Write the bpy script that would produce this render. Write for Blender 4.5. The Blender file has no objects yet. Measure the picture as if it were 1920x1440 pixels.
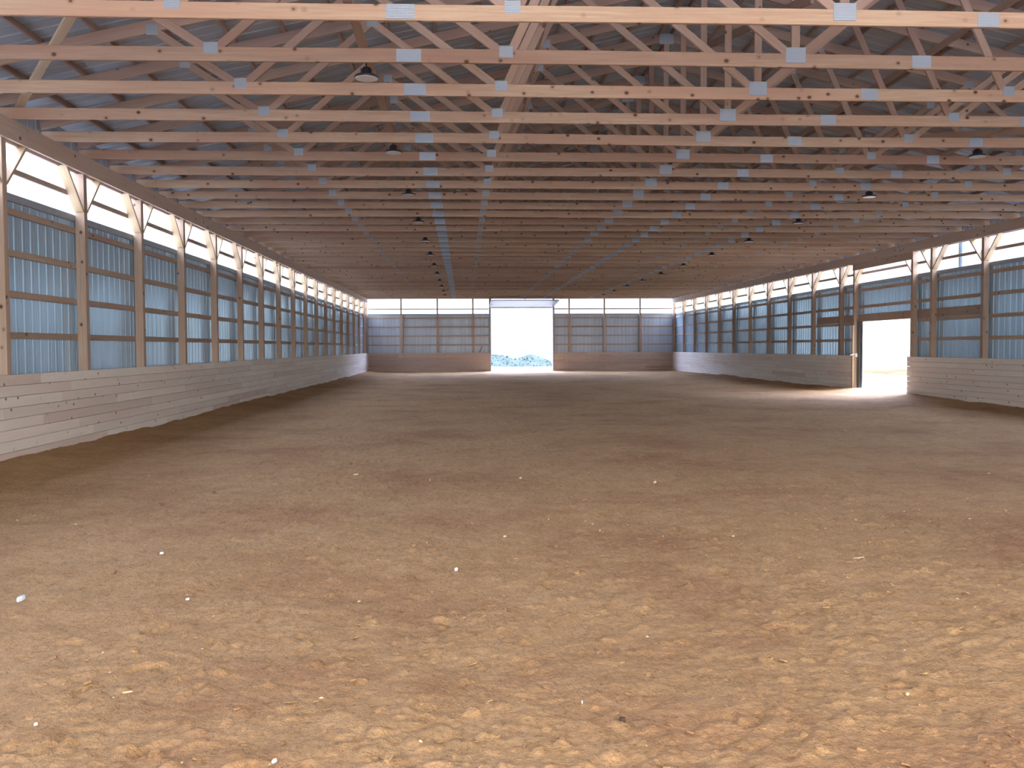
import bpy, bmesh, math, random
import numpy as np
from mathutils import Vector, Matrix
random.seed(7)
sc = bpy.context.scene
COL = sc.collection
CZ = 1.46                      # eye height above the sand
XL, XR = -5.645, 12.54         # inner faces of the side wall posts
YF, YN = 54.42, -3.0           # inner face of far wall posts / near end of building
H = CZ + 2.873                 # underside of the trusses
KT = CZ - 0.312                # top of the kickboards
BAY, TS, TY0 = 2.4384, 1.2192, 8.2177
SILL = CZ + 2.0; RAIL = CZ + 2.30
GIRTS = [CZ + v for v in (0.18, 0.71, 1.24, 1.77)]
POST_D, POST_W, GT = 0.14, 0.114, 0.038
SXL, SXR, SYF = XL - POST_D - GT, XR + POST_D + GT, YF + POST_D + GT   # siding planes
RIDGE_X, PITCH = 3.45, 0.23
HEEL = 0.30
ORD = ['first','second','third','fourth','fifth','sixth','seventh','eighth','ninth','tenth','eleventh','twelfth','thirteenth','fourteenth','fifteenth','sixteenth','seventeenth','eighteenth','nineteenth','twentieth']
def ordinal(n):
    if n < 20: return ORD[n]
    t = {2:'twenty',3:'thirty',4:'forty'}[(n+1)//10]
    return {2:'twentieth',3:'thirtieth',4:'fortieth'}[(n+1)//10] if (n+1) % 10 == 0 else t + '-' + ORD[(n+1)%10-1]

# ---------------------------------------------------------------- materials
def newmat(name):
    m = bpy.data.materials.new(name); m.use_nodes = True
    nt = m.node_tree; nt.nodes.clear()
    out = nt.nodes.new('ShaderNodeOutputMaterial'); b = nt.nodes.new('ShaderNodeBsdfPrincipled')
    nt.links.new(b.outputs[0], out.inputs[0])
    return m, nt, b
def N(nt, typ, **kw):
    n = nt.nodes.new(typ)
    for k, v in kw.items():
        if k.startswith('i_'):
            key = k[2:]; key = int(key) if key.isdigit() else key.replace('_', ' ')
            n.inputs[key].default_value = v
        else: setattr(n, k, v)
    return n
def ramp(nt, src, stops, interp='LINEAR'):
    r = nt.nodes.new('ShaderNodeValToRGB'); cr = r.color_ramp; cr.interpolation = interp
    while len(cr.elements) < len(stops): cr.elements.new(0.5)
    for e, (p, c) in zip(cr.elements, stops): e.position = p; e.color = (*c, 1) if len(c) == 3 else c
    nt.links.new(src, r.inputs[0]); return r.outputs[0]
def mixc(nt, fac, a, b, mode='MIX'):
    m = nt.nodes.new('ShaderNodeMix'); m.data_type = 'RGBA'; m.blend_type = mode
    for idx, v in ((0, fac), (6, a), (7, b)):
        if hasattr(v, 'links') or isinstance(v, bpy.types.NodeSocket): nt.links.new(v, m.inputs[idx])
        else: m.inputs[idx].default_value = v if not isinstance(v, tuple) else (*v, 1)
    return m.outputs[2]
def math_(nt, op, a, b=None, clamp=False):
    m = nt.nodes.new('ShaderNodeMath'); m.operation = op; m.use_clamp = clamp
    for i, v in enumerate((a, b)):
        if v is None: continue
        if isinstance(v, bpy.types.NodeSocket): nt.links.new(v, m.inputs[i])
        else: m.inputs[i].default_value = v
    return m.outputs[0]

def wood(name, light, dark, red, knot=(0.09, 0.045, 0.022), planks=False, rough=0.75, knotr=0.085, kscale=5.0):
    """sawn pine: grain along local X, knots, board to board variation"""
    m, nt, b = newmat(name); L = nt.links
    tc = N(nt, 'ShaderNodeTexCoord'); oi = N(nt, 'ShaderNodeObjectInfo')
    off = N(nt, 'ShaderNodeVectorMath', operation='SCALE'); off.inputs[0].default_value = (37, 91, 53)
    L.new(oi.outputs['Random'], off.inputs['Scale'])
    add = N(nt, 'ShaderNodeVectorMath', operation='ADD'); L.new(tc.outputs['Object'], add.inputs[0]); L.new(off.outputs[0], add.inputs[1])
    vec = add.outputs[0]
    if planks:
        at = N(nt, 'ShaderNodeAttribute', attribute_name='plank')
        a2 = N(nt, 'ShaderNodeVectorMath', operation='MULTIPLY_ADD'); a2.inputs[1].default_value = (60, 60, 60)
        L.new(at.outputs['Color'], a2.inputs[0]); L.new(vec, a2.inputs[2]); vec = a2.outputs[0]
    mp = N(nt, 'ShaderNodeMapping'); mp.inputs['Scale'].default_value = (1.1, 26, 26); L.new(vec, mp.inputs[0])
    g = N(nt, 'ShaderNodeTexNoise', i_Scale=1.0, i_Detail=5.0, i_Roughness=0.65, i_Distortion=1.2); L.new(mp.outputs[0], g.inputs['Vector'])
    mp2 = N(nt, 'ShaderNodeMapping'); mp2.inputs['Scale'].default_value = (0.5, 3, 3); L.new(vec, mp2.inputs[0])
    g2 = N(nt, 'ShaderNodeTexNoise', i_Scale=1.0, i_Detail=2.0); L.new(mp2.outputs[0], g2.inputs['Vector'])
    c = ramp(nt, g.outputs['Fac'], [(0.32, dark), (0.5, tuple((a+b_)/2 for a, b_ in zip(light, dark))), (0.66, light)])
    f = ramp(nt, g2.outputs['Fac'], [(0.42, (0,0,0)), (0.68, (1,1,1))])
    rf = math_(nt, 'MULTIPLY', f, 0.75)
    c = mixc(nt, rf, c, red)
    # per board value
    rnd = at.outputs['Fac'] if planks else oi.outputs['Random']
    if planks:
        sx = N(nt, 'ShaderNodeSeparateColor'); L.new(at.outputs['Color'], sx.inputs[0]); rnd = sx.outputs[0]
        v = ramp(nt, rnd, [(0.0, (0.84,0.76,0.74)), (0.06, (0.92,0.90,0.89)), (0.5, (0.97,0.97,0.97)), (1.0, (1.05,1.05,1.04))])
    else:
        v = ramp(nt, rnd, [(0.0, (0.80,0.74,0.72)), (0.35, (0.95,0.93,0.92)), (1.0, (1.10,1.08,1.03))])
    c = mixc(nt, 1.0, c, v, 'MULTIPLY')
    vo = N(nt, 'ShaderNodeTexVoronoi', i_Scale=kscale, i_Randomness=1.0)
    mk = N(nt, 'ShaderNodeMapping'); mk.inputs['Scale'].default_value = (0.8, 1, 1); L.new(vec, mk.inputs[0]); L.new(mk.outputs[0], vo.inputs['Vector'])
    k = ramp(nt, vo.outputs['Distance'], [(0.0, (1,1,1)), (knotr*0.75, (0.9,0.9,0.9)), (knotr, (0.25,0.25,0.25)), (knotr*1.7, (0,0,0))])
    c = mixc(nt, k, c, knot)
    L.new(c, b.inputs['Base Color']); b.inputs['Roughness'].default_value = rough
    b.inputs['Specular IOR Level'].default_value = 0.25
    bp = N(nt, 'ShaderNodeBump', i_Strength=0.25, i_Distance=0.004); L.new(g.outputs['Fac'], bp.inputs['Height']); L.new(bp.outputs[0], b.inputs['Normal'])
    return m
M = {}
M['truss'] = wood('truss_pine', (0.52,0.385,0.275), (0.40,0.28,0.195), (0.43,0.26,0.185), knotr=0.135, kscale=6.3)
M['post'] = wood('post_pine', (0.44,0.36,0.305), (0.36,0.28,0.23), (0.38,0.27,0.22), knotr=0.11)
M['web'] = wood('web_pine', (0.42,0.32,0.265), (0.33,0.24,0.195), (0.35,0.23,0.19))
M['beam'] = wood('beam_pine', (0.56,0.46,0.39), (0.47,0.375,0.31), (0.49,0.36,0.30), knotr=0.12)
M['brace'] = wood('brace_pine', (0.64,0.52,0.36), (0.54,0.42,0.28), (0.50,0.37,0.25))
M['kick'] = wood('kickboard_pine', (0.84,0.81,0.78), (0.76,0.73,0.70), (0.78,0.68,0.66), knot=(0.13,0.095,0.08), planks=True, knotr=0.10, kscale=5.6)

M['kick_shaded'] = wood('kickboard_shaded_pine', (0.50,0.40,0.35), (0.42,0.33,0.28), (0.45,0.33,0.28), planks=True, knotr=0.10, kscale=5.6)  # kickboard wood with the far wall's dimmer light painted in as browner colour
def steel(name, base, rough, metallic, axis, wav=0.02):
    m, nt, b = newmat(name); L = nt.links
    tc = N(nt, 'ShaderNodeTexCoord'); mp = N(nt, 'ShaderNodeMapping')
    mp.inputs['Scale'].default_value = axis; L.new(tc.outputs['Object'], mp.inputs[0])
    n = N(nt, 'ShaderNodeTexNoise', i_Scale=1.0, i_Detail=3.0); L.new(mp.outputs[0], n.inputs['Vector'])
    c = ramp(nt, n.outputs['Fac'], [(0.3, tuple(v*0.9 for v in base)), (0.7, tuple(min(1, v*1.08) for v in base))])
    L.new(c, b.inputs['Base Color']); b.inputs['Roughness'].default_value = rough; b.inputs['Metallic'].default_value = metallic
    bp = N(nt, 'ShaderNodeBump', i_Strength=0.35, i_Distance=wav); L.new(n.outputs['Fac'], bp.inputs['Height']); L.new(bp.outputs[0], b.inputs['Normal'])
    return m
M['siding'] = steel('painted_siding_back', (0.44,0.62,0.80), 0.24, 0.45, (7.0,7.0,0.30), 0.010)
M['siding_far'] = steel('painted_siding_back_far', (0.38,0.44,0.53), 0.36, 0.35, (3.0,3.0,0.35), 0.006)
M['roof'] = steel('roof_steel', (0.41,0.47,0.54), 0.5, 0.3, (0.5,3.0,3.0), 0.004)
M['plate'] = None
def plate_mat():
    m, nt, b = newmat('galvanised_plate'); L = nt.links
    tc = N(nt, 'ShaderNodeTexCoord')
    w = N(nt, 'ShaderNodeTexWave', i_Scale=38.0, i_Distortion=0.4, bands_direction='X'); L.new(tc.outputs['Object'], w.inputs['Vector'])
    w2 = N(nt, 'ShaderNodeTexWave', i_Scale=22.0, i_Distortion=0.0, bands_direction='Z'); L.new(tc.outputs['Object'], w2.inputs['Vector'])
    f = math_(nt, 'MULTIPLY', w.outputs['Fac'], w2.outputs['Fac'])
    c = ramp(nt, f, [(0.0, (0.40,0.45,0.50)), (0.55, (0.31,0.36,0.40)), (1.0, (0.12,0.14,0.16))])
    L.new(c, b.inputs['Base Color']); b.inputs['Metallic'].default_value = 0.55; b.inputs['Roughness'].default_value = 0.42
    bp = N(nt, 'ShaderNodeBump', i_Strength=0.5, i_Distance=0.003); L.new(f, bp.inputs['Height']); L.new(bp.outputs[0], b.inputs['Normal'])
    return m
M['plate'] = plate_mat()
def plain(name, col, rough=0.6, metallic=0.0, var=0.06, scale=8.0):
    m, nt, b = newmat(name)
    tc = N(nt, 'ShaderNodeTexCoord'); n = N(nt, 'ShaderNodeTexNoise', i_Scale=scale, i_Detail=3.0); nt.links.new(tc.outputs['Object'], n.inputs['Vector'])
    c = ramp(nt, n.outputs['Fac'], [(0.3, tuple(v*(1-var) for v in col)), (0.7, tuple(v*(1+var) for v in col))])
    nt.links.new(c, b.inputs['Base Color']); b.inputs['Roughness'].default_value = rough; b.inputs['Metallic'].default_value = metallic
    if rough >= 1: b.inputs['Specular IOR Level'].default_value = 0.0
    return m
M['black'] = plain('black_enamel', (0.02,0.021,0.025), 0.4)
M['lens'] = plain('frosted_lens', (0.72,0.72,0.74), 0.35, 0.0, 0.05, 40)
M['white'] = plain('white_vinyl', (0.80,0.80,0.80), 0.5)
M['trim'] = plain('grey_trim', (0.33,0.37,0.42), 0.45, 0.2)
M['doorskin'] = plain('grey_door_skin', (0.11,0.13,0.15), 0.5, 0.1)
M['pipe'] = plain('blue_grey_pipe', (0.10,0.24,0.42), 0.5)
M['paper'] = plain('pale_scrap', (0.86,0.88,0.92), 0.6)
M['feather'] = plain('grey_feather', (0.55,0.63,0.75), 0.6)
M['chip'] = plain('pale_wood_chip', (0.58,0.47,0.33), 0.8)
M['darkwood'] = plain('dark_bark', (0.07,0.04,0.03), 0.9)
M['iron'] = plain('dark_iron', (0.05,0.05,0.06), 0.6)
def band_mat():
    m = bpy.data.materials.new('clear_ribbed_panel'); m.use_nodes = True; nt = m.node_tree; nt.nodes.clear()
    out = nt.nodes.new('ShaderNodeOutputMaterial')
    t = N(nt, 'ShaderNodeBsdfTransparent'); t.inputs[0].default_value = (0.90,0.97,0.98,1)
    tr = N(nt, 'ShaderNodeBsdfTranslucent'); tr.inputs[0].default_value = (0.90,0.97,0.98,1)
    mx = nt.nodes.new('ShaderNodeMixShader'); mx.inputs[0].default_value = 0.07
    nt.links.new(t.outputs[0], mx.inputs[1]); nt.links.new(tr.outputs[0], mx.inputs[2]); nt.links.new(mx.outputs[0], out.inputs[0])
    return m
M['band'] = band_mat()
def soil(name, base, damp, pale):
    m, nt, b = newmat(name); L = nt.links
    tc = N(nt, 'ShaderNodeTexCoord')
    n1 = N(nt, 'ShaderNodeTexNoise', i_Scale=0.55, i_Detail=5.0, i_Roughness=0.6); L.new(tc.outputs['Object'], n1.inputs['Vector'])
    n2 = N(nt, 'ShaderNodeTexNoise', i_Scale=38.0, i_Detail=6.0, i_Roughness=0.7); L.new(tc.outputs['Object'], n2.inputs['Vector'])
    n3 = N(nt, 'ShaderNodeTexNoise', i_Scale=5.0, i_Detail=5.0, i_Roughness=0.65); L.new(tc.outputs['Object'], n3.inputs['Vector'])
    c = ramp(nt, n1.outputs['Fac'], [(0.34, damp), (0.5, base), (0.7, pale)])
    v = ramp(nt, n2.outputs['Fac'], [(0.30, (0.62,0.62,0.62)), (0.48, (1,1,1)), (0.72, (1.22,1.2,1.16))])
    c = mixc(nt, 1.0, c, v, 'MULTIPLY')
    v3 = ramp(nt, n3.outputs['Fac'], [(0.3, (0.86,0.82,0.78)), (0.6, (1.05,1.05,1.05))])
    c = mixc(nt, 1.0, c, v3, 'MULTIPLY')
    L.new(c, b.inputs['Base Color']); b.inputs['Roughness'].default_value = 0.95; b.inputs['Specular IOR Level'].default_value = 0.1
    n4 = N(nt, 'ShaderNodeTexNoise', i_Scale=60.0, i_Detail=4.0, i_Roughness=0.7); L.new(tc.outputs['Object'], n4.inputs['Vector'])
    bp = N(nt, 'ShaderNodeBump', i_Strength=0.9, i_Distance=0.018); L.new(n4.outputs['Fac'], bp.inputs['Height'])
    bp2 = N(nt, 'ShaderNodeBump', i_Strength=0.6, i_Distance=0.02); L.new(n3.outputs['Fac'], bp2.inputs['Height']); L.new(bp.outputs[0], bp2.inputs['Normal'])
    L.new(bp2.outputs[0], b.inputs['Normal'])
    return m
M['soil'] = soil('arena_footing', (0.435,0.278,0.147), (0.36,0.208,0.114), (0.475,0.31,0.168))
M['outsoil'] = soil('pale_outdoor_ground', (0.30,0.28,0.25), (0.24,0.23,0.21), (0.34,0.32,0.28))
M['hill'] = plain('hazy_hillside', (0.035,0.046,0.041), 1.0, 0, 0.2, 0.6)
M['hillfar'] = plain('distant_hazy_hillside', (0.055,0.062,0.052), 1.0, 0, 0.05, 0.05)
M['brush'] = plain('dry_brush', (0.024,0.034,0.030), 1.0, 0, 0.4, 0.6)

# ---------------------------------------------------------------- object helpers
def mk(name, verts, faces, mat, parent=None, loc=None):
    me = bpy.data.meshes.new(name); me.from_pydata([tuple(v) for v in verts], [], faces); me.update()
    if mat is not None: me.materials.append(mat)
    o = bpy.data.objects.new(name, me); COL.objects.link(o)
    if parent is not None: o.parent = parent
    if loc is not None: o.location = loc
    return o
def tag(o, label, cat, group=None, kind=None):
    if label: o['label'] = label
    if cat: o['category'] = cat
    if group: o['group'] = group
    if kind: o['kind'] = kind
    return o
def struct(o, label=None):
    o['kind'] = 'structure'
    if label: o['label'] = label
    return o
def empty(name, loc):
    o = bpy.data.objects.new(name, None); o.empty_display_size = 0.2; COL.objects.link(o); o.location = loc; return o
_cache = {}
def boxmesh(key, L, a, b, mat, bow=0.0, segs=1, extra=0):
    k = (key, round(L,4), round(a,4), round(b,4), mat.name, bow, extra)
    if k in _cache: return _cache[k]
    vs = []; fs = []
    e = min(0.004, a*0.12, b*0.12)
    prof = [(-a/2+e,-b/2),(a/2-e,-b/2),(a/2,-b/2+e),(a/2,b/2-e),(a/2-e,b/2),(-a/2+e,b/2),(-a/2,b/2-e),(-a/2,-b/2+e)]
    rng = random.Random(extra*77+3)
    ph = rng.uniform(0, 6.28)
    for i in range(segs+1):
        x = -L/2 + L*i/segs; dz = bow*math.sin(6.283*i/segs*1.7+ph) if bow else 0; dy = 0
        for y, z in prof: vs.append((x, y+dy, z+dz))
    for i in range(segs):
        for j in range(8):
            a0 = i*8+j; a1 = i*8+(j+1)%8; fs.append((a0, a1, a1+8, a0+8))
    fs.append(tuple(range(7,-1,-1))); fs.append(tuple(segs*8+j for j in range(8)))
    me = bpy.data.meshes.new(key); me.from_pydata(vs, [], fs); me.materials.append(mat); me.update()
    _cache[k] = me; return me
def orient(p0, p1, up):
    d = (Vector(p1)-Vector(p0)); L = d.length; x = d.normalized(); up = Vector(up)
    y = up.cross(x); y.normalize(); z = x.cross(y)
    return L, Matrix((x, y, z)).transposed().to_4x4()
def member(name, p0, p1, a, b, mat, parent=None, up=(0,0,1), bow=0.0, segs=1, extra=0):
    """timber from p0 to p1: a = width across, b = height along 'up'. Coordinates relative to the parent."""
    L, R = orient(p0, p1, up)
    me = boxmesh(name, L, a, b, mat, bow, segs, extra)
    o = bpy.data.objects.new(name, me); COL.objects.link(o)
    if parent is not None: o.parent = parent
    o.matrix_local = Matrix.Translation((Vector(p0)+Vector(p1))/2) @ R
    return o
def copy_tree(o, parent=None):
    c = o.copy(); COL.objects.link(c)
    if parent is not None: c.parent = parent
    for ch in list(kids.get(o.name, [])):
        d = ch.copy(); COL.objects.link(d); d.parent = c; d.matrix_parent_inverse = ch.matrix_parent_inverse
    return c
kids = {}

def ribbed(name, p0, p1, z0, z1, nrm, mat, holes=(), ztop=None):
    """ribbed steel sheet along a horizontal line p0->p1; nrm = outward direction; holes: (s0,s1,za,zb); ztop: function of s"""
    p0 = Vector(p0); p1 = Vector(p1); d = p1-p0; L = d.length; d.normalize(); n = Vector(nrm)
    pts = []; s = 0.0; P = 0.2286
    brk = sorted({h[0] for h in holes} | {h[1] for h in holes})
    while s < L:
        pts += [(s, 0.0), (s+0.055, 0.0), (s+0.062, 0.002), (s+0.074, 0.002), (s+0.081, 0.0), (s+0.120, 0.0), (s+0.127, 0.002), (s+0.139, 0.002), (s+0.146, 0.0), (s+0.176, 0.0), (s+0.189, 0.011), (s+0.213, 0.011), (s+0.226, 0.0)]
        s += P
    pts = [q for q in pts if q[0] < L] + [(L, 0.0)]
    if brk:
        pts = [q for q in pts if all(abs(q[0]-t) > 0.02 for t in brk)] + [(t, 0.0) for t in brk]
        pts.sort()
    zs = sorted({z0, z1} | {h[2] for h in holes} | {h[3] for h in holes})
    vs = []; fs = []; nz = len(zs)
    for s, h in pts:
        for z in zs:
            q = p0 + d*s + n*h
            vs.append((q.x, q.y, ztop(s) if (ztop and z == zs[-1]) else z))
    for i in range(len(pts)-1):
        sm = (pts[i][0]+pts[i+1][0])/2
        for j in range(nz-1):
            zm = (zs[j]+zs[j+1])/2
            if any(h[0] < sm < h[1] and h[2] < zm < h[3] for h in holes): continue
            a = i*nz+j; fs.append((a, a+nz, a+nz+1, a+1))
    return mk(name, vs, fs, mat)

# ---------------------------------------------------------------- setting: floor
def vnoise(x, y, seed):
    rs = np.random.RandomState(seed); T = rs.rand(256, 256)
    xi = np.floor(x).astype(int); yi = np.floor(y).astype(int); fx = x-xi; fy = y-yi
    fx = fx*fx*(3-2*fx); fy = fy*fy*(3-2*fy)
    g = lambda a, b: T[a % 256, b % 256]
    return (g(xi,yi)*(1-fx)+g(xi+1,yi)*fx)*(1-fy)+(g(xi,yi+1)*(1-fx)+g(xi+1,yi+1)*fx)*fy - 0.5
def floor_height(x, y, fine=True):
    h = 0.04*vnoise(x*0.35, y*0.35, 1) + 0.022*vnoise(x*1.1, y*1.1, 2) + 0.014*vnoise(x*3.1, y*3.1, 3)
    if fine:
        h += 0.008*vnoise(x*7, y*7, 4) + 0.007*vnoise(x*15+3, y*15, 5) + 0.010*vnoise(x*31, y*31, 6) + 0.009*vnoise(x*62, y*62, 7)
        r = 1-np.abs(vnoise(x*9, y*9, 9))*2.0
        h += 0.008*np.clip(r-0.55, 0, 1)*vnoise(x*2.2, y*2.2, 10)*2
    # sand thrown up against the boards
    dl = np.clip(x-(XL+0.04), 0, 9); dr = np.clip(XR-0.04-x, 0, 9); df = np.clip(YF-y, 0, 9)
    bn = 0.085 + 0.07*vnoise(y*0.28, x*0+3.3, 21) + 0.05*vnoise(y*1.9, x*0+1.3, 22)
    h += bn*np.exp(-(dl/0.65)**2) + bn*np.exp(-(dr/0.65)**2)*np.clip((54-y)/6, 0.1, 1)
    h += (0.06+0.03*vnoise(x*0.8, y*0, 23))*np.exp(-(df/0.8)**2)
    return h
def build_floor():
    xs = np.concatenate([np.arange(XL-0.02, -3.2, 0.045), np.arange(-3.2, 4.2, 0.0165), np.arange(4.2, XR+0.10, 0.05)])
    ys = [YN-0.05, -1.0, 1.0, 2.2]; y = 2.5
    while y < YF+0.12: ys.append(y); y += max(0.013, 0.0042*y)
    ys = np.array(ys + [YF+0.16])
    Xg, Yg = np.meshgrid(xs, ys)
    Hh = floor_height(Xg, Yg)
    # clods and hoof marks pressed into the height field
    rs = np.random.RandomState(5)
    def stamp(cx, cy, R, fn):
        i0, i1 = np.searchsorted(ys, [cy-R, cy+R]); j0, j1 = np.searchsorted(xs, [cx-R, cx+R])
        if i1 <= i0 or j1 <= j0: return
        gx = Xg[i0:i1, j0:j1]-cx; gy = Yg[i0:i1, j0:j1]-cy
        Hh[i0:i1, j0:j1] += fn(gx, gy)
    for k in range(9000):
        cy = 2.6 + 9.5*rs.rand()**1.5; cx = -3.4+7.8*rs.rand()
        if abs(cx-0.2) > cy*0.72+0.4: continue
        if vnoise(np.array([cx*1.3]), np.array([cy*1.3]), 30)[0] < -0.12 and rs.rand() < 0.8: continue
        R = 0.012+0.035*rs.rand()**2.2; th = rs.rand()*3.14; asp = 0.5+0.5*rs.rand(); hh = R*(0.12+0.22*rs.rand()); c, s = math.cos(th), math.sin(th); tlt = rs.uniform(-0.5, 0.5)
        def clod(gx, gy):
            u = (gx*c+gy*s)/R; v = (-gx*s+gy*c)/(R*asp); r = np.abs(u)**2.6+np.abs(v)**2.6
            return np.where(r < 1, hh*(1-r**2.5)*(1+tlt*u), 0)
        stamp(cx, cy, R*1.1, clod)
    for k in range(420):
        cy = 2.6+14*rs.rand(); cx = -4.5+12*rs.rand(); R = 0.055+0.03*rs.rand(); th = rs.rand()*6.28; dep = 0.006+0.014*rs.rand(); c, s = math.cos(th), math.sin(th)
        def hoof(gx, gy):
            u = (gx*c+gy*s)/R; v = (-gx*s+gy*c)/R; r = np.sqrt(u*u+v*v)
            ring = np.exp(-((r-0.95)/0.28)**2)*(u > -0.35)
            return -dep*ring + dep*0.6*np.exp(-((r-1.5)/0.25)**2)*(u > 0)
        stamp(cx, cy, R*2.1, hoof)
    ny, nx = Xg.shape
    co = np.stack([Xg.ravel(), Yg.ravel(), Hh.ravel()], 1).astype(np.float32)
    idx = np.arange(ny*nx).reshape(ny, nx)
    q = np.stack([idx[:-1,:-1], idx[:-1,1:], idx[1:,1:], idx[1:,:-1]], -1).reshape(-1, 4).astype(np.int32)
    me = bpy.data.meshes.new('floor'); me.vertices.add(len(co)); me.vertices.foreach_set('co', co.ravel())
    me.loops.add(q.size); me.loops.foreach_set('vertex_index', q.ravel())
    me.polygons.add(len(q)); me.polygons.foreach_set('loop_start', np.arange(0, q.size, 4, dtype=np.int32))
    me.polygons.foreach_set('use_smooth', np.ones(len(q), dtype=bool))
    me.update(calc_edges=True); me.materials.append(M['soil'])
    o = bpy.data.objects.new('floor', me); COL.objects.link(o); struct(o)
    return xs, ys, Hh
FX, FY, FH = build_floor()
def fz(x, y):
    j = int(np.clip(np.searchsorted(FX, x), 0, len(FX)-1)); i = int(np.clip(np.searchsorted(FY, y), 0, len(FY)-1)); return float(FH[i, j])

# loose crumbs of soil, beyond counting
def crumbs():
    rs = random.Random(11); vs = []; fs = []
    for k in range(3800):
        y = 2.7+8.0*rs.random()**1.6; x = min(max(rs.uniform(-0.66, 0.78)*y, XL+0.15), 8)
        R = 0.004+0.020*rs.random()**4
        n = rs.choice((5,6,7)); th0 = rs.random()*6; z = fz(x, y); tx = rs.uniform(-.35,.35); ty = rs.uniform(-.35,.35); b = len(vs)
        rr = [R*rs.uniform(0.65, 1.15) for _ in range(n)]; t = R*rs.uniform(0.15, 0.35)
        for lv, sc_ in ((-0.3, 1.0), (1.0, 0.86)):
            for i in range(n):
                a = th0+6.283*i/n; px = rr[i]*sc_*math.cos(a); py = rr[i]*sc_*math.sin(a); vs.append((x+px, y+py, z+lv*t+px*tx+py*ty))
        fs.append(tuple(range(b+n, b+2*n)))
        for i in range(n): fs.append((b+i, b+(i+1)%n, b+n+(i+1)%n, b+n+i))
    o = mk('soil_crumbs', vs, fs, M['soil'])
    tag(o, 'loose brown soil crumbs and flakes lying on the near riding surface', 'soil', kind='stuff')
crumbs()

# ---------------------------------------------------------------- walls
DOOR_Y0, DOOR_Y1, DOOR_Z = 25.42, 28.58, CZ+0.78       # opening in the right wall
FD_X0, FD_X1, FD_Z = 1.66, 5.26, CZ+2.31               # opening in the far wall
wl = ribbed('wall_left', (SXL, YN, 0), (SXL, SYF, 0), -0.1, SILL, (-1,0,0), M['siding']); struct(wl)
wr = ribbed('wall_right', (SXR, YN, 0), (SXR, SYF, 0), -0.1, SILL, (1,0,0), M['siding'], holes=[(DOOR_Y0-YN, DOOR_Y1-YN, -0.1, DOOR_Z)]); struct(wr)
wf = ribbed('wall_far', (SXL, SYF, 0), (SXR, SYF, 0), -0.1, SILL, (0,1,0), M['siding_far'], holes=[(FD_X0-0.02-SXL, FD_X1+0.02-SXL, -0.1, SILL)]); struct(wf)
# windows: continuous clear ribbed panels between the siding and the eave
def band(n, p0, p1, nrm, lab, holes=()):
    o = ribbed('window_%d' % n, (*p0, 0), (*p1, 0), SILL, H+0.02, nrm, M['band'], holes=holes); struct(o, lab)
band(1, (SXL, YN), (SXL, SYF), (-1,0,0), 'clear ribbed light panels along the top of the left wall')
band(2, (SXL, SYF), (FD_X0-0.14, SYF), (0,1,0), 'clear light panels on the far wall left of the doorway')
band(3, (FD_X1+0.14, SYF), (SXR, SYF), (0,1,0), 'clear light panels on the far wall right of the doorway')
band(4, (SXR, YN), (SXR, SYF), (1,0,0), 'clear ribbed light panels along the top of the right wall')
band(5, (FD_X0-0.14, SYF), (FD_X1+0.14, SYF), (0,1,0), 'clear light panel above the far doorway', holes=[(0.1, FD_X1-FD_X0+0.18, SILL, FD_Z)])
def roofz(x): return H + HEEL + PITCH*(RIDGE_X-SXL - abs(x-RIDGE_X)) 
# eave closures and gable
for nm, x, n_ in (('trim_1', SXL, -1), ('trim_2', SXR, 1)):
    o = ribbed(nm, (x, YN, 0), (x, SYF, 0), H+0.02, roofz(SXL)+0.05, (n_,0,0), M['roof']); struct(o, 'steel closure strip at the eave')
ga = ribbed('wall_gable', (SXL, SYF, 0), (SXR, SYF, 0), H+0.02, H+HEEL, (0,1,0), M['roof'], ztop=lambda s: roofz(SXL+s)+0.02); ga.name = 'trim_3'; struct(ga, 'steel gable above the far wall')
# near end wall (behind the viewer) with its wide open doorway; gable above left out to light the trusses
wn = ribbed('wall_near', (SXL, YN, 0), (SXR, YN, 0), -0.1, H+HEEL, (0,-1,0), M['siding'], holes=[(1.6, SXR-SXL-3.0, -0.1, H+HEEL)], ztop=lambda s: roofz(SXL+s)+0.02); struct(wn)
# roof
def roof_side(x0, x1, name):
    # ribs run from eave to ridge
    vs = []; fs = []; pts = []; s = YN-0.5
    while s < SYF+0.4:
        pts += [(s,0),(s+0.176,0),(s+0.189,0.019),(s+0.213,0.019),(s+0.226,0)]; s += 0.2286
    for (yy, hh) in pts:
        vs.append((x0, yy, roofz(x0)+hh+0.045)); vs.append((x1, yy, roofz(x1)+hh+0.045))
    for i in range(len(pts)-1): fs.append((2*i, 2*i+1, 2*i+3, 2*i+2))
    return mk(name, vs, fs, M['roof'])
c1 = roof_side(SXL-0.35, RIDGE_X, 'ceiling'); struct(c1)
c2 = roof_side(RIDGE_X, SXR+0.35, 'ceiling'); struct(c2)

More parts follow.
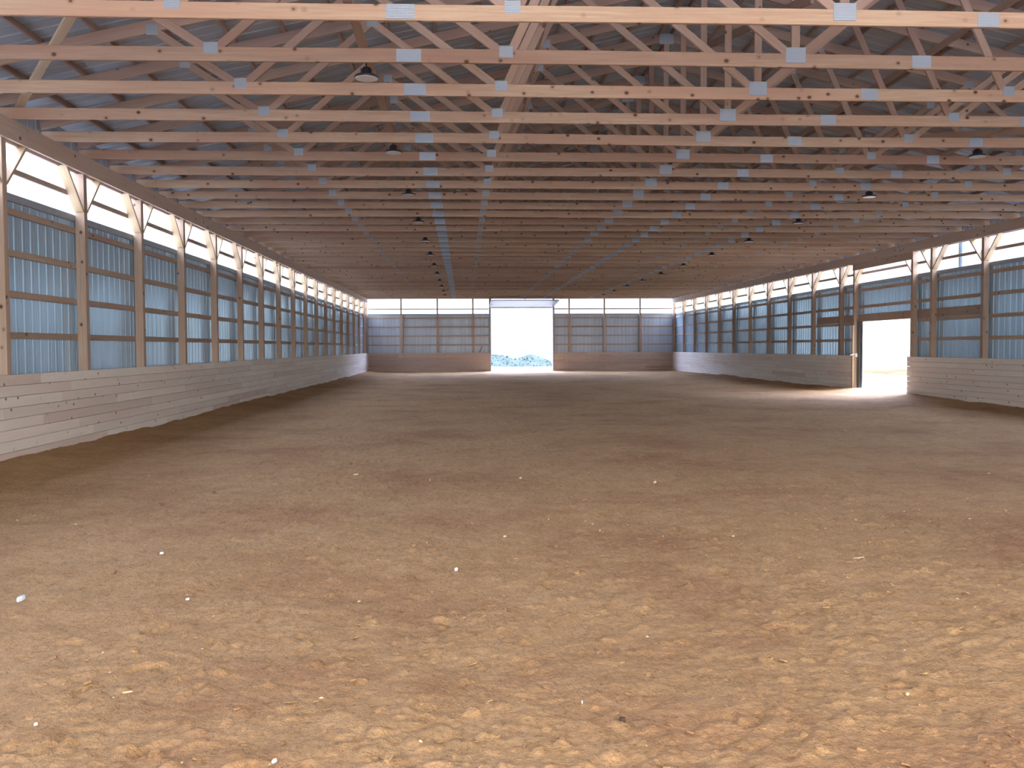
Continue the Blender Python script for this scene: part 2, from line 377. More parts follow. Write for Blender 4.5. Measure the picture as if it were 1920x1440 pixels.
# kickboards
def kick(name, a, b, nrm, lab, zb=-0.12, mat='kick'):
    """board wall between plan points a,b; nrm = into the arena; boards 0.137 high with staggered joints"""
    a = Vector((*a, 0)); b = Vector((*b, 0))
    if (b-a).cross(Vector((*nrm, 0))).z < 0: a, b = b, a
    L = (b-a).length; d = (b-a).normalized(); n = Vector((*nrm, 0)); mid = (a+b)/2
    vs = []; fs = []; cols = []; rs = random.Random(len(lab)*13+int(L*10)); h = 0.1375; t = 0.038; z = KT; row = 0
    while z > zb:
        z0 = z-h; s = -rs.uniform(0.3, 3.4)
        while s < L:
            e = s + rs.choice((2.44, 3.05, 3.66, 4.27)); s0 = max(s, 0); s1 = min(e, L)
            if s1-s0 > 0.02:
                g = 0.0022; jit = rs.uniform(-0.0015, 0.0015); B = len(vs); c = rs.random(); c2 = rs.random(); c3 = rs.random(); bev = 0.004
                prof = [(0, z0+g), (t-bev+jit, z0+g), (t+jit, z0+g+bev), (t+jit, z-g-bev), (t-bev+jit, z-g), (0, z-g)]
                for ss in (s0+0.0015, s1-0.0015):
                    for (o_, zz) in prof:
                        p = (ss-L/2, o_, zz-KT); vs.append(p)
                k = len(prof)
                F = [(B+j, B+(j+1)%k, B+k+(j+1)%k, B+k+j) for j in range(k)] + [tuple(B+j for j in range(k-1,-1,-1)), tuple(B+k+j for j in range(k))]
                fs += F; cols += [(c, c2, c3)]*len(F)
            s = e
        z = z0; row += 1
    me = bpy.data.meshes.new(name); me.from_pydata(vs, [], fs); me.materials.append(M[mat])
    ca = me.color_attributes.new('plank', 'FLOAT_COLOR', 'CORNER'); arr = []
    for p in me.polygons:
        for _ in range(p.loop_total): arr += [*cols[p.index], 1.0]
    ca.data.foreach_set('color', arr); me.update()
    o = bpy.data.objects.new(name, me); COL.objects.link(o)
    o.matrix_world = Matrix.Translation((mid.x, mid.y, KT)) @ Matrix((d, n, Vector((0,0,1)))).transposed().to_4x4()
    tag(o, lab, 'kickboard', None)
    return o
kick('kickboard', (XL, YN+0.1), (XL, YF-0.02), (1,0), 'long pale plank kickboard running along the whole left wall')
kick('kickboard', (XR, YN+0.1), (XR, 25.28), (-1,0), 'pale plank kickboard on the right wall, on the near side of the side doorway')
kick('kickboard', (XR, 28.99), (XR, YF-0.02), (-1,0), 'pale plank kickboard on the right wall, beyond the side doorway')
kick('kickboard', (XL+0.04, YF), (FD_X0-0.08, YF), (0,-1), 'brownish plank kickboard on the far wall, left of the bright doorway', mat='kick_shaded')
kick('kickboard', (FD_X1+0.10, YF), (XR-0.04, YF), (0,-1), 'brownish plank kickboard on the far wall, right of the bright doorway', mat='kick_shaded')

# ---------------------------------------------------------------- posts with knee braces
BZ = CZ+2.612          # underside of the carrier beam
def post(x, y, side, braces, label, group, mx=None):
    """side=-1 left wall (post body extends to -X), +1 right wall; y = near face"""
    cx = x+side*POST_D/2; cy = y+POST_W/2
    r = empty('timber_post', (cx, cy, -0.1))
    member('shaft', (0,0,0), (0,0,BZ+0.1 if mx is None else mx+0.1), POST_W, POST_D, M['post'], r, up=(1,0,0), extra=0)
    for s in braces:
        z0 = CZ+2.06+0.1; z1 = BZ+0.1+0.03
        member('knee_brace', (0, s*(POST_W/2+0.01), z0), (0, s*(POST_W/2+0.58), z1), POST_D*0.98, 0.038, M['brace'], r, up=(0,-s,0.9))
    tag(r, label, 'post', group)
    return r
LP = [11.6695+i*BAY for i in range(18)]
for i, y in enumerate(LP):
    who = 'nearest the camera at the left edge of the picture' if i == 0 else ordinal(i)+' post back along the left wall'
    post(XL, y, -1, (-1, 1) if i < 17 else (-1,), ('pine post with knee braces, '+who), 'posts of the left wall')
post(XL, YF-0.02, -1, (), 'last pine post of the left wall, in the far left corner', 'posts of the left wall')
RP = [30.02+i*BAY for i in range(10)]
for i, y in enumerate(RP):
    post(XR, y, 1, (-1, 1) if i < 9 else (-1,1), 'pine post with knee braces on the right wall, '+ordinal(i)+' beyond the side doorway', 'posts of the right wall')
post(XR, YF-0.02, 1, (), 'last pine post of the right wall, in the far right corner', 'posts of the right wall')
post(XR, 28.92, 1, (-1,), 'doorway post on the far side of the side doorway', 'posts of the right wall')
post(XR, 25.08, 1, (1,), 'doorway post on the near side of the side doorway', 'posts of the right wall')
post(XR, 24.02, 1, (-1,1), 'pine post with knee braces just to the right of the side doorway', 'posts of the right wall')
post(XR, 21.58, 1, (-1,1), 'pine post with knee braces, second to the right of the side doorway', 'posts of the right wall')
# far wall posts
FPX = [(-3.65,'left of the doorway, nearest the left corner'),(-1.52,'left of the doorway, midway to the left corner'),(0.58,'left of the doorway, nearest the doorway'),(6.31,'right of the doorway, nearest the doorway'),(8.42,'right of the doorway, midway to the right corner'),(10.57,'right of the doorway, nearest the right corner')]
for x, who in FPX:
    r = empty('timber_post', (x, YF+POST_D/2, -0.1))
    member('shaft', (0,0,0), (0,0,SILL+0.1), 0.15, POST_D, M['post'], r, up=(0,1,0))
    member('upper_stud', (-0.02,0.02,SILL+0.1), (-0.02,0.02,H+0.1), 0.095, 0.09, M['post'], r, up=(0,1,0))
    tag(r, 'brown far wall post '+who, 'post', 'posts of the far wall')
for x, who in ((FD_X0-0.09, 'left'), (FD_X1+0.09, 'right')):
    r = empty('door_post', (x, YF+POST_D/2, -0.1))
    member('shaft', (0,0,0), (0,0,H+0.1), 0.12, POST_D, M['post'], r, up=(0,1,0))
    tag(r, 'tall post framing the far doorway on its '+who+' side', 'post', 'posts of the far wall')

# ---------------------------------------------------------------- girts
def girt(p0, p1, label, group, h=0.089, mat='post', name='wall_girt', t=GT-0.004):
    o = member(name, p0, p1, t, h, M[mat], None)
    tag(o, label, 'girt' if name == 'wall_girt' else name.split('_')[-1], group); return o
rows = ['lowest', 'second lowest', 'third', 'topmost wooden']
gxl = XL-POST_D-GT/2; gxr = XR+POST_D+GT/2; gyf = YF+POST_D+GT/2
for k, z in enumerate(GIRTS):
    girt((gxl, YN+0.1, z), (gxl, YF+0.1, z), rows[k]+' horizontal girt on the blue siding of the left wall', 'girts of the left wall')
    if k == 1:
        girt((gxr, DOOR_Y1+0.1, z), (gxr, YF+0.1, z), rows[k]+' girt on the right wall beyond the side doorway', 'girts of the right wall')
        girt((gxr, YN+0.1, z), (gxr, DOOR_Y0-0.3, z), rows[k]+' girt on the right wall, near side of the side doorway', 'girts of the right wall')
    elif k == 0:
        girt((gxr, DOOR_Y1+0.1, z), (gxr, YF+0.1, z), rows[k]+' girt on the right wall beyond the side doorway', 'girts of the right wall')
        girt((gxr, YN+0.1, z), (gxr, DOOR_Y0-0.3, z), rows[k]+' girt on the right wall, near side of the side doorway', 'girts of the right wall')
    else:
        girt((gxr, YN+0.1, z), (gxr, YF+0.1, z), rows[k]+' girt on the right wall, passing above the side doorway', 'girts of the right wall')
    girt((XL+0.02, gyf, z-0.02), (FD_X0-0.16, gyf, z-0.02), rows[k]+' girt on the far wall left of the doorway', 'girts of the far wall', 0.075)
    girt((FD_X1+0.16, gyf, z-0.02), (XR-0.02, gyf, z-0.02), rows[k]+' girt on the far wall right of the doorway', 'girts of the far wall', 0.075)
def rail(p0, p1, label, h=0.075):
    o = member('window_rail', p0, p1, 0.034, h, M['post'], None); tag(o, label, 'rail', 'rails across the light panels'); return o
rail((gxl, YN+0.1, RAIL), (gxl, YF+0.1, RAIL), 'dark rail crossing the bright light panels of the left wall')
rail((gxr, YN+0.1, RAIL), (gxr, YF+0.1, RAIL), 'dark rail crossing the bright light panels of the right wall')
rail((XL+0.02, gyf, RAIL-0.02), (FD_X0-0.16, gyf, RAIL-0.02), 'thin rail crossing the light panels left of the far doorway', 0.07)
rail((FD_X1+0.16, gyf, RAIL-0.02), (XR-0.02, gyf, RAIL-0.02), 'thin rail crossing the light panels right of the far doorway', 0.07)
def trimbar(n, p0, p1, h=0.10, lab=None, mat='trim', t=0.03):
    o = member('trim_%d' % n, p0, p1, t, h, M[mat], None); struct(o, lab); return o
zt = SILL-0.045
trimbar(4, (gxl-0.003, YN+0.1, zt), (gxl-0.003, YF+0.1, zt), lab='grey cap board under the light panels of the left wall')
trimbar(5, (gxr+0.003, YN+0.1, zt), (gxr+0.003, YF+0.1, zt), lab='grey cap board under the light panels of the right wall')
trimbar(6, (XL+0.02, gyf, zt), (FD_X0-0.16, gyf, zt), lab='grey cap board on the far wall left of the doorway')
trimbar(7, (FD_X1+0.16, gyf, zt), (XR-0.02, gyf, zt), lab='grey cap board on the far wall right of the doorway')

# ---------------------------------------------------------------- carrier beams
def beam(x, y0, y1, z0, z1, label, t=0.038, name='carrier_beam'):
    o = member(name, (x, y0, (z0+z1)/2), (x, y1, (z0+z1)/2), t, z1-z0, M['beam'], None)
    tag(o, label, 'beam', 'carrier beams under the trusses'); return o
beam(XL+0.019, YN+0.05, YF+0.1, BZ, H-0.001, 'wide board beam along the top of the left wall, on the arena side')
beam(XL-POST_D+0.02, YN+0.05, YF+0.1, BZ+0.002, H-0.001, 'outer board beam along the top of the left wall, behind the posts')
beam(XR-0.019, YN+0.05, YF+0.1, BZ, H-0.001, 'wide board beam along the top of the right wall, on the arena side')
beam(XR+POST_D-0.02, YN+0.05, YF+0.1, BZ+0.002, H-0.001, 'outer board beam along the top of the right wall, behind the posts')
beam(XR-0.020, 25.02, 28.98, CZ+2.405, BZ-0.002, 'extra header board under the right beam over the side doorway', 0.034, 'header_beam')
# door track boards on the right wall
o = member('track_board', (gxr, 21.66, CZ+0.885), (gxr, 32.4, CZ+0.885), 0.034, 0.235, M['post'], None); tag(o, 'wide brown board above the side doorway carrying its door track', 'board', None)

# side doorway: door_2
d2 = empty('door_2', (XR+0.1, DOOR_Y1, 0)); struct(d2, 'sliding side doorway in the right wall, standing open')
member('edge_trim', (SXR-XR-0.1-0.01, 0.01, -0.05), (SXR-XR-0.1-0.01, 0.01, DOOR_Z), 0.04, 0.06, M['white'], d2, up=(1,0,0))
member('jamb', (POST_D-0.1-0.02, 0.24, 0.0), (POST_D-0.1-0.02, 0.24, DOOR_Z), 0.20, 0.036, M['doorskin'], d2, up=(1,0,0))
member('edge_trim', (SXR-XR-0.1-0.01, DOOR_Y0-DOOR_Y1, -0.05), (SXR-XR-0.1-0.01, DOOR_Y0-DOOR_Y1, DOOR_Z), 0.04, 0.06, M['post'], d2, up=(1,0,0))
o = member('jamb_board', (XR-0.02, 28.965, 0.05), (XR-0.02, 28.965, CZ+0.66), 0.10, 0.036, M['brace'], None, up=(1,0,0)); tag(o, 'pale upright board fixed to the post left of the side doorway', 'board')
# white latch on it
r = empty('door_latch', (XR-0.05, 28.92, CZ-0.30))
member('hook', (-0.06,0.0,0.0), (0.12,-0.03,0.05), 0.03, 0.03, M['white'], r)
member('plate', (0.08,-0.03,0.0), (0.20,-0.03,0.0), 0.05, 0.12, M['white'], r)
member('bolt', (-0.05,0.02,-0.02), (-0.05,0.02,0.06), 0.025, 0.025, M['iron'], r, up=(1,0,0))
tag(r, 'small white latch on the post left of the side doorway', 'latch')

# far doorway: overhead door lying open under the trusses
d1 = empty('door_1', ((FD_X0+FD_X1)/2, YF, FD_Z)); struct(d1, 'overhead door of the far doorway, raised open under the trusses')
W = FD_X1-FD_X0+0.16
ya, za, yb, zb_ = -0.12, 0.13, -3.1, 0.30
def doorpanel():
    n = 5; vs = []; fs = []
    for i in range(n):
        t0 = i/n+0.004; t1 = (i+1)/n-0.004; B = len(vs)
        for t in (t0, t1):
            y = ya+(yb-ya)*t; z = za+(zb_-za)*t
            for xx in (-W/2, W/2): vs += [(xx, y, z), (xx, y, z+0.045)]
        fs += [(B,B+2,B+6,B+4),(B+1,B+5,B+7,B+3),(B,B+1,B+3,B+2),(B+4,B+6,B+7,B+5),(B,B+4,B+5,B+1),(B+2,B+3,B+7,B+6)]
    return mk('door_panel', vs, fs, M['doorskin'], d1)
doorpanel()
for s in (-1, 1):
    member('door_track', (s*(W/2+0.03), 0.0, za-0.02), (s*(W/2+0.03), yb-0.15, zb_+0.0), 0.03, 0.05, M['trim'], d1)
    member('door_track', (s*(W/2-0.01), -0.03, -FD_Z), (s*(W/2-0.01), -0.03, za), 0.05, 0.06, M['trim'], d1, up=(0,1,0))
    member('track_hanger', (s*(W/2+0.03), yb+0.25, zb_), (s*(W/2+0.25*(s>0)+0.03), yb+0.25, H-FD_Z), 0.02, 0.02, M['iron'], d1, up=(0,1,0))
member('track_hanger', (0, yb+0.1, zb_+0.04), (0, yb+0.1, H-FD_Z), 0.05, 0.03, M['trim'], d1, up=(0,1,0))
member('head_seal', (-W/2+0.06, 0.02, 0.06), (W/2-0.06, 0.02, 0.06), 0.05, 0.12, M['white'], d1)
member('spring_shaft', (-W/2, -0.06, 0.16), (W/2, -0.06, 0.16), 0.05, 0.05, M['iron'], d1)

# ---------------------------------------------------------------- roof trusses
BOT = [-2.5, 0.45, 3.44, 6.45, 9.4]; TOP = [-3.47, -1.13, 1.30, 3.45, 5.60, 8.03, 10.37]
WEBS = [(0,0),(0,1),(1,1),(1,2),(2,2),(2,3),(2,4),(3,4),(3,5),(4,5),(4,6)]
SPL = [-0.535, 4.77, 7.45]
T_TH = 0.04
NT = 39
truss0 = None
def chordz(x): return roofz(x)-H-0.07/1.0   # centre of the top chord, relative
chord_meshes = []
def make_truss(loc):
    r = empty('roof_truss', loc); ks = []
    x0, x1 = XL-POST_D, XR+POST_D
    ks.append(member('bottom_chord', (x0,0,0.07), (x1,0,0.07), T_TH, 0.14, M['truss'], r, bow=0.006, segs=40, extra=1))
    for a, b_ in ((x0-0.02, RIDGE_X), (RIDGE_X, x1+0.02)):
        ks.append(member('top_chord', (a,0,chordz(a)-0.02), (b_,0,chordz(b_)-0.02), T_TH, 0.14, M['web'], r))
    for bi, ti in WEBS:
        xb, xt = BOT[bi], TOP[ti]; sh = 0.05*(1 if xt > xb else -1) if abs(xt-xb) > 0.1 else 0
        ks.append(member('web', (xb+sh,0,0.12), (xt,0,chordz(xt)-0.06), T_TH*0.95, 0.089, M['web'], r, up=(0,0,1) if abs(xt-xb) > 0.1 else (1,0,0)))
    def plate(x, z, w, h):
        o = member('connector_plate', (x-w/2,0,z), (x+w/2,0,z), T_TH+0.006, h, M['plate'], r); ks.append(o)
    for i, x in enumerate(BOT): plate(x, 0.125, 0.14 if i in (0,1,3,4) else 0.21, 0.12 if i != 2 else 0.16)
    for x in SPL: plate(x, 0.072, 0.25 if x < 0 else 0.20, 0.132)
    for x in TOP[:3]+TOP[4:]: plate(x, chordz(x)-0.06, 0.13, 0.12)
    plate(RIDGE_X, chordz(RIDGE_X)-0.05, 0.24, 0.18)
    kids[r.name] = ks
    return r
variants = [boxmesh('bottom_chord', XR-XL+2*POST_D, T_TH, 0.14, M['truss'], bow, 40, e) for e, bow in ((11,0.004),(12,0.007),(13,0.009),(14,0.005),(15,0.011),(16,0.003))]
for i in range(NT):
    loc = (0, TY0+i*TS, H)
    if i == 0: t = truss0 = make_truss(loc)
    else: t = copy_tree(truss0); t.location = loc
    for ch in t.children:
        if ch.name.startswith('bottom_chord'): ch.data = variants[(i*5+2) % 6]
    if i == 0: lab = 'pine roof truss nearest the camera, its bottom chord crossing the top edge of the picture'
    elif i == NT-1: lab = 'last pine roof truss, over the far end wall'
    else: lab = 'pine roof truss spanning wall to wall, '+ordinal(i)+' counted back from the camera'
    tag(t, lab, 'truss', 'roof trusses')

# purlins on the top chords
k = 0
for side in (-1, 1):
    for j in range(15):
        d = 0.10+0.62*j
        x = RIDGE_X+side*d
        if x < SXL+0.02 or x > SXR-0.02: continue
        z = roofz(x)+0.0
        o = member('roof_purlin', (x, YN+0.05, z+0.012), (x, YF+0.1, z+0.012), 0.038, 0.066, M['web'], None)
        who = 'closest to the ridge' if j == 0 else ordinal(j)+' down from the ridge'
        tag(o, 'purlin under the roof steel, '+('left' if side < 0 else 'right')+' slope, '+who, 'purlin', 'roof purlins')
# long stay boards across the trusses
def stay(p0, p1, label, a=0.089, b=0.038, mat='web', name='brace_board', up=(0,0,1)):
    o = member(name, p0, p1, a, b, M[mat], None, up=up); tag(o, label, 'board', 'bracing boards among the trusses'); return o
YA, YB = TY0-0.4, YF
stay((-0.99, YA, H+0.165), (-0.99, YB, H+0.165), 'long board on the truss chords carrying the left row of lamps')
stay((7.65, YA, H+0.165), (7.65, YB, H+0.165), 'long board on the truss chords carrying the right row of lamps')
stay((1.05, YA, H+1.25), (1.05, YB, H+1.25), 'long bracing board high among the webs, left of the ridge', 0.038, 0.089)
stay((6.35, YA, H+1.1), (6.35, YB, H+1.1), 'long bracing board high among the webs, right of the ridge', 0.038, 0.089)
stay((-3.15, 8.35, H+0.50), (-5.55, 11.95, H+0.175), 'pale diagonal board behind the first trusses at the upper left', 0.10, 0.036, 'brace')
stay((3.3, 8.6, H+0.4), (3.9, 14.6, H+1.9), 'sloping cross board between the central webs near the camera', 0.036, 0.10)
stay((9.9, 12.3, H+0.19), (6.9, 17.3, H+1.0), 'sloping cross board over the right lamp row', 0.036, 0.10)
stay((-0.3, 16.3, H+0.2), (0.8, 21.5, H+1.6), 'sloping cross board left of the ridge further back', 0.036, 0.10)
stay((4.2, 20.8, H+0.2), (3.1, 26.8, H+1.8), 'sloping cross board under the ridge further back', 0.036, 0.10)

# heel blocks (short dark-ended uprights where trusses meet the beam)
# ---------------------------------------------------------------- lamps
def lathe(name, prof, mat, parent, n=32, loc=(0,0,0)):
    vs = []; fs = []
    for (r_, z) in prof:
        for i in range(n): a = 6.28318*i/n; vs.append((r_*math.cos(a), r_*math.sin(a), z))
    for k in range(len(prof)-1):
        for i in range(n): fs.append((k*n+i, k*n+(i+1)%n, (k+1)*n+(i+1)%n, (k+1)*n+i))
    fs.append(tuple(range(n))); fs.append(tuple((len(prof)-1)*n+i for i in range(n-1,-1,-1)))
    o = mk(name, vs, fs, mat, parent, loc)
    for p in o.data.polygons: p.use_smooth = len(p.vertices) == 4
    return o
LZ = CZ+2.80
def make_lamp():
    r = empty('hanging_lamp', (0,0,LZ))
    ks = [lathe('housing', [(0.118,0.0),(0.128,0.002),(0.130,0.014),(0.118,0.026),(0.06,0.034),(0.045,0.05),(0.043,0.10),(0.036,0.112),(0.012,0.114)], M['black'], r)]
    ks.append(lathe('lens', [(0.117,-0.004),(0.117,0.001)], M['lens'], r))
    ks.append(member('hook', (0,0,0.11), (0,0,H+0.15-LZ), 0.014, 0.014, M['black'], r, up=(1,0,0)))
    for s in (-1,1): ks.append(member('cooling_fin', (s*0.052,-0.03,0.065), (s*0.052,0.03,0.065), 0.012, 0.06, M['black'], r))
    kids[r.name] = ks
    return r
lamp0 = None
for row, (x, first, nm) in enumerate(((-0.99, 0, 'left'), (7.65, 1, 'right'))):
    for i in range(first, 12):
        y = 9.72+i*3.6576
        if lamp0 is None: l = lamp0 = make_lamp()
        else: l = copy_tree(lamp0)
        l.location = (x, y, LZ)
        who = 'nearest the camera' if i == first else ordinal(i-first)+' back from the camera'
        tag(l, 'round black bay lamp hanging in the '+nm+' row, '+who, 'lamp', 'bay lamps under the trusses')

# ---------------------------------------------------------------- small things on the sand
def scrap(name, x, y, size, mat, label, cat, asp=0.5, rot=0.0, thick=0.18, seed=0, lift=0.55):
    rs = random.Random(seed*31+int(x*100)); n = 8; vs = []; fs = []; c, s = math.cos(rot), math.sin(rot)
    rr = [rs.uniform(0.8, 1.1) for _ in range(n)]
    for lv, k in ((-1, 0.85), (0, 1.0), (1, 0.8)):
        for i in range(n):
            a = 6.283*i/n; u = size/2*rr[i]*k*math.cos(a); v = size/2*asp*rr[i]*k*math.sin(a)
            vs.append((u*c-v*s, u*s+v*c, lv*size*thick/2 + 0.10*u))
    for L in (0, 1):
        for i in range(n): fs.append((L*n+i, L*n+(i+1)%n, (L+1)*n+(i+1)%n, (L+1)*n+i))
    fs.append(tuple(range(n-1,-1,-1))); fs.append(tuple(2*n+i for i in range(n)))
    o = mk(name, vs, fs, mat, None, (x, y, fz(x, y)+size*thick*lift+0.003)); tag(o, label, cat); return o
scrap('white_pebble', -0.06, 6.02, 0.027, M['paper'], 'bright white pebble standing out in the middle foreground', 'pebble', 0.75, 0.4, 0.7)
f = scrap('feather', -2.58, 5.42, 0.075, M['feather'], 'bluish grey feather lying at the left edge', 'feather', 0.32, 1.2, 0.35)
scrap('white_pebble', -2.15, 6.58, 0.035, M['paper'], 'small pale pebble on the left, beyond the feather', 'pebble', 0.5, 0.1, 0.4)
scrap('white_pebble', -1.63, 5.43, 0.022, M['paper'], 'tiny bluish white pebble right of the feather', 'pebble', 0.7, 0.3, 0.5)
scrap('white_pebble', -1.66, 3.58, 0.018, M['paper'], 'tiny white pebble in the lower left corner', 'pebble', 0.8, 0.3, 0.5)
scrap('wood_chip', -0.38, 10.08, 0.06, M['chip'], 'pale wood chip left of centre in the middle distance', 'chip', 0.3, 1.7, 0.3)
scrap('wood_chip', 0.31, 7.08, 0.032, M['chip'], 'small cream chip just right of centre', 'chip', 0.6, 0.2, 0.5)
scrap('wood_chip', 0.71, 7.68, 0.018, M['chip'], 'tiny cream crumb beyond the small cream chip', 'chip', 0.5, 1.0, 0.5)
scrap('wood_chip', 1.08, 7.24, 0.034, M['chip'], 'thin pale sliver to the right of the white pebble', 'chip', 0.25, 1.0, 0.3)
scrap('bark_piece', 0.60, 3.44, 0.036, M['darkwood'], 'dark brown piece of bark near the bottom of the picture', 'bark', 0.5, -0.7, 0.5)
scrap('wood_chip', 2.07, 6.93, 0.022, M['chip'], 'round cream chip on the right half of the sand', 'chip', 0.8, 0.4, 0.5)
scrap('wood_chip', 2.70, 6.12, 0.085, M['chip'], 'long pale splinter lying flat on the right', 'chip', 0.14, 0.0, 0.15)
scrap('wood_chip', -1.43, 3.90, 0.045, M['chip'], 'thin straw coloured splinter in the lower left foreground', 'chip', 0.14, 0.1, 0.15)
scrap('white_pebble', 0.47, 3.64, 0.016, M['paper'], 'tiny pale speck above the dark bark piece', 'pebble', 0.4, 1.5, 0.5)
scrap('wood_chip', 1.84, 3.68, 0.02, M['chip'], 'pale chip in the lower right foreground', 'chip', 0.6, 0.5, 0.5)
scrap('white_pebble', -0.67, 3.19, 0.022, M['paper'], 'pinkish white chip at the very bottom edge', 'pebble', 0.5, 0.8, 0.5)
scrap('wood_chip', 2.03, 9.65, 0.05, M['chip'], 'cream chip, the larger of a pair right of centre in the middle distance', 'chip', 0.4, 0.8, 0.4)
scrap('wood_chip', 0.62, 10.12, 0.05, M['chip'], 'cream chip straight beyond the centre of the sand', 'chip', 0.5, 0.8, 0.4)
scrap('wood_chip', -1.25, 10.6, 0.06, M['chip'], 'flat pale splinter on the left in the middle distance', 'chip', 0.2, 0.1, 0.25)
def specks():
    rs = random.Random(4); vs = []; fs = []
    for k in range(190):
        y = rs.uniform(7, 52) if k > 40 else rs.uniform(3, 8); x = rs.uniform(-0.5, 0.62)*y
        if not (XL+0.3 < x < XR-0.3): continue
        s = 0.004+0.008*rs.random()*(1+y/12); z = fz(x, y)+0.004; b = len(vs); a = rs.random()*3
        for (u, v) in ((1,0),(0,.5),(-1,0),(0,-.5)): vs.append((x+s*(u*math.cos(a)-v*math.sin(a)), y+s*(u*math.sin(a)+v*math.cos(a)), z))
        vs += [(x, y, z+s*0.5), (x, y, z-s*0.4)]
        for i in range(4): fs += [(b+i, b+(i+1)%4, b+4), (b+(i+1)%4, b+i, b+5)]
    o = mk('wood_flecks', vs, fs, M['chip']); tag(o, 'tiny pale wood flecks strewn over the whole riding surface', 'flecks', kind='stuff')
specks()
# dark stick leaning above the far kickboard
o = member('stick', (0.92, YF-0.02, KT+0.012), (1.12, YF+0.13, KT+0.37), 0.035, 0.035, M['iron'], None, up=(0,1,0)); tag(o, 'short dark stick leaning on the far wall left of the doorway', 'stick')
# downspout outside the right wall
r = empty('downspout', (SXR+0.10, 23.05, 0.0))
member('pipe', (0,0,0.0), (0,0,H+0.1), 0.16, 0.10, M['pipe'], r, up=(1,0,0))
member('strap', (-0.05,0,SILL+0.35), (0.06,0,SILL+0.35), 0.18, 0.03, M['trim'], r)
tag(r, 'blue downspout seen through the light panels at the upper right', 'downspout')

# ---------------------------------------------------------------- outdoors
def terrain(name, x0, x1, y0, y1, nx, ny, fn, mat):
    vs = []; fs = []
    for j in range(ny+1):
        for i in range(nx+1):
            x = x0+(x1-x0)*i/nx; y = y0+(y1-y0)*j/ny; vs.append((x, y, fn(x, y)))
    for j in range(ny):
        for i in range(nx): a = j*(nx+1)+i; fs.append((a, a+1, a+nx+2, a+nx+1))
    o = mk(name, vs, fs, mat)
    for p in o.data.polygons: p.use_smooth = True
    return o
def nz(x, y, s, seed): return float(vnoise(np.array([x*s]), np.array([y*s]), seed)[0])
def gfar(x, y): return 0.02-4.0*min(1, max(0, (y-66)/25))**1.2+0.12*nz(x, y, 0.5, 41)*min(1, (y-YF)/4)+0.25*nz(x, y, 0.12, 42)*min(1, (y-YF)/20)
o = terrain('ground_outside', -60, 70, YF+0.14, 190, 130, 120, gfar, M['outsoil']); o.name = 'outdoor_ground'; struct(o)
def gside(x, y):
    d = x-XR
    return 0.02+0.10*nz(x, y, 0.7, 43)*min(1, d/3) - 2.5*max(0, (d-8.5)/10)**1.2
o = terrain('outdoor_ground', XR+0.14, XR+90, -30, YF+0.14, 110, 70, gside, M['outsoil']); struct(o)
o = terrain('outdoor_ground', SXL-70, SXL-0.06, -30, YF+0.14, 30, 30, lambda x, y: 0.0, M['outsoil']); struct(o)
o = terrain('outdoor_ground', -60, 70, -70, YN-0.06, 30, 30, lambda x, y: -0.02, M['outsoil']); struct(o)
def bump(x, y, cx, cy, a, b): return math.exp(-(((x-cx)/a)**2+((y-cy)/b)**2))
def hillf(x, y): return -3.2+3.5*bump(x, y, 3.6, 135, 4.2, 10)+3.2*bump(x, y, 11.0, 140, 4.2, 10)+0.6*nz(x, y, 0.5, 44)*bump(x, y, 9, 136, 14, 12)+0.35*nz(x, y, 1.3, 45)*bump(x, y, 9, 136, 14, 12)
o = terrain('hill', -14, 34, 112, 160, 110, 60, hillf, M['hill']); struct(o, 'low brushy mound seen through the far doorway')
def hill2(x, y): return -9+8.9*bump(x, y, 22, 420, 45, 40)+5*bump(x, y, 85, 430, 40, 40)
o = terrain('hill', -120, 160, 340, 500, 70, 30, hill2, M['hillfar']); struct(o, 'distant hazy hill seen through the far doorway')
def brush():
    rs = random.Random(9); vs = []; fs = []
    for k in range(1500):
        x = rs.uniform(-6, 26); y = rs.uniform(116, 137); z = hillf(x, y)
        if z < -2.6: continue
        for b in range(3):
            h = rs.uniform(0.08, 0.30); a = rs.random()*3.14; w = 0.05; lx = rs.uniform(-.2,.2); B = len(vs)
            vs += [(x-w*math.cos(a), y-w*math.sin(a), z-0.05), (x+w*math.cos(a), y+w*math.sin(a), z-0.05), (x+lx, y, z+h), (x-w*math.sin(a), y+w*math.cos(a), z-0.05)]
            fs += [(B,B+1,B+2),(B+1,B+3,B+2),(B+3,B,B+2)]
    o = mk('dry_brush', vs, fs, M['brush']); tag(o, 'dry brush covering the mound beyond the far doorway', 'brush', kind='stuff')
brush()

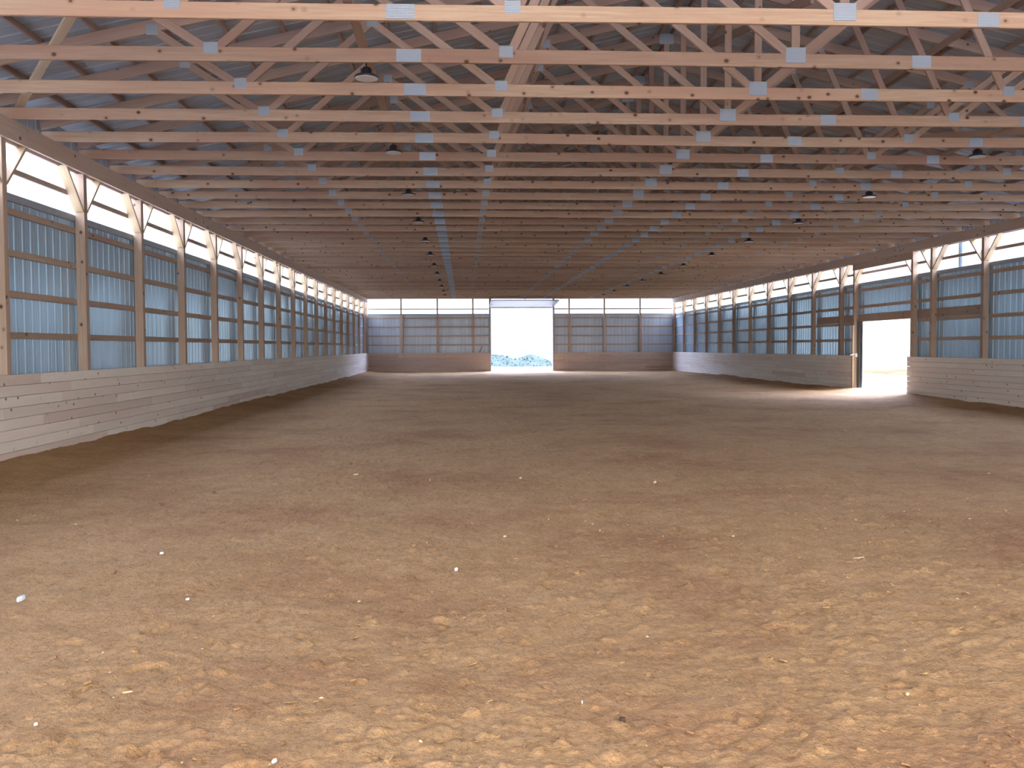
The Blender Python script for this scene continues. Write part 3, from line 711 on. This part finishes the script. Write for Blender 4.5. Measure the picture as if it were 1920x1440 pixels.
# ---------------------------------------------------------------- world
w = bpy.data.worlds.new('World'); sc.world = w; w.use_nodes = True; nt = w.node_tree; nt.nodes.clear()
out = nt.nodes.new('ShaderNodeOutputWorld'); bg = nt.nodes.new('ShaderNodeBackground'); nt.links.new(bg.outputs[0], out.inputs[0])
tc = N(nt, 'ShaderNodeTexCoord'); sp = N(nt, 'ShaderNodeSeparateXYZ'); nt.links.new(tc.outputs['Generated'], sp.inputs[0])
WS = dict(front=(1.28,1.5,1.55), back=(7.4,6.6,5.6), zen=(20.5,23.5,36.0))
# y: +1 ahead, -1 behind the viewer (the sun side of the bright haze)
m1 = nt.nodes.new('ShaderNodeMapRange'); m1.interpolation_type = 'SMOOTHSTEP'; nt.links.new(sp.outputs[1], m1.inputs[0])
m1.inputs[1].default_value = 0.05; m1.inputs[2].default_value = -0.75; m1.inputs[3].default_value = 0; m1.inputs[4].default_value = 1
m2 = nt.nodes.new('ShaderNodeMapRange'); m2.interpolation_type = 'SMOOTHSTEP'; nt.links.new(sp.outputs[2], m2.inputs[0])
m2.inputs[1].default_value = 0.17; m2.inputs[2].default_value = 0.37; m2.inputs[3].default_value = 0; m2.inputs[4].default_value = 1
c = mixc(nt, m2.outputs[0], WS['front'], WS['zen'])
c = mixc(nt, m1.outputs[0], c, WS['back'])
nt.links.new(c, bg.inputs[0]); bg.inputs[1].default_value = 1.0

# ---------------------------------------------------------------- camera
f_px, yaw, pit, rol = 1719.4829, 0.0525, 0.04, -0.0044
fw = Vector((math.sin(yaw)*math.cos(pit), math.cos(yaw)*math.cos(pit), -math.sin(pit)))
r0 = Vector((math.cos(yaw), -math.sin(yaw), 0)); u0 = r0.cross(fw)
rr = r0*math.cos(rol)+u0*math.sin(rol); uu = -r0*math.sin(rol)+u0*math.cos(rol)
cam = bpy.data.cameras.new('camera'); co = bpy.data.objects.new('camera', cam); COL.objects.link(co)
cam.sensor_width = 36; cam.lens = f_px/1920*36; cam.clip_end = 2000; cam.clip_start = 0.05
mw = Matrix((rr, uu, -fw)).transposed().to_4x4(); mw.translation = (0, 0, CZ); co.matrix_world = mw
sc.camera = co
vs_ = sc.view_settings; sc.display_settings.display_device = 'sRGB'; vs_.view_transform = 'Standard'; vs_.look = 'None'; vs_.gamma = 1; vs_.use_curve_mapping = False; vs_.exposure = 0.22
sc.cycles.diffuse_bounces = 6; sc.cycles.max_bounces = 12; sc.cycles.transparent_max_bounces = 12
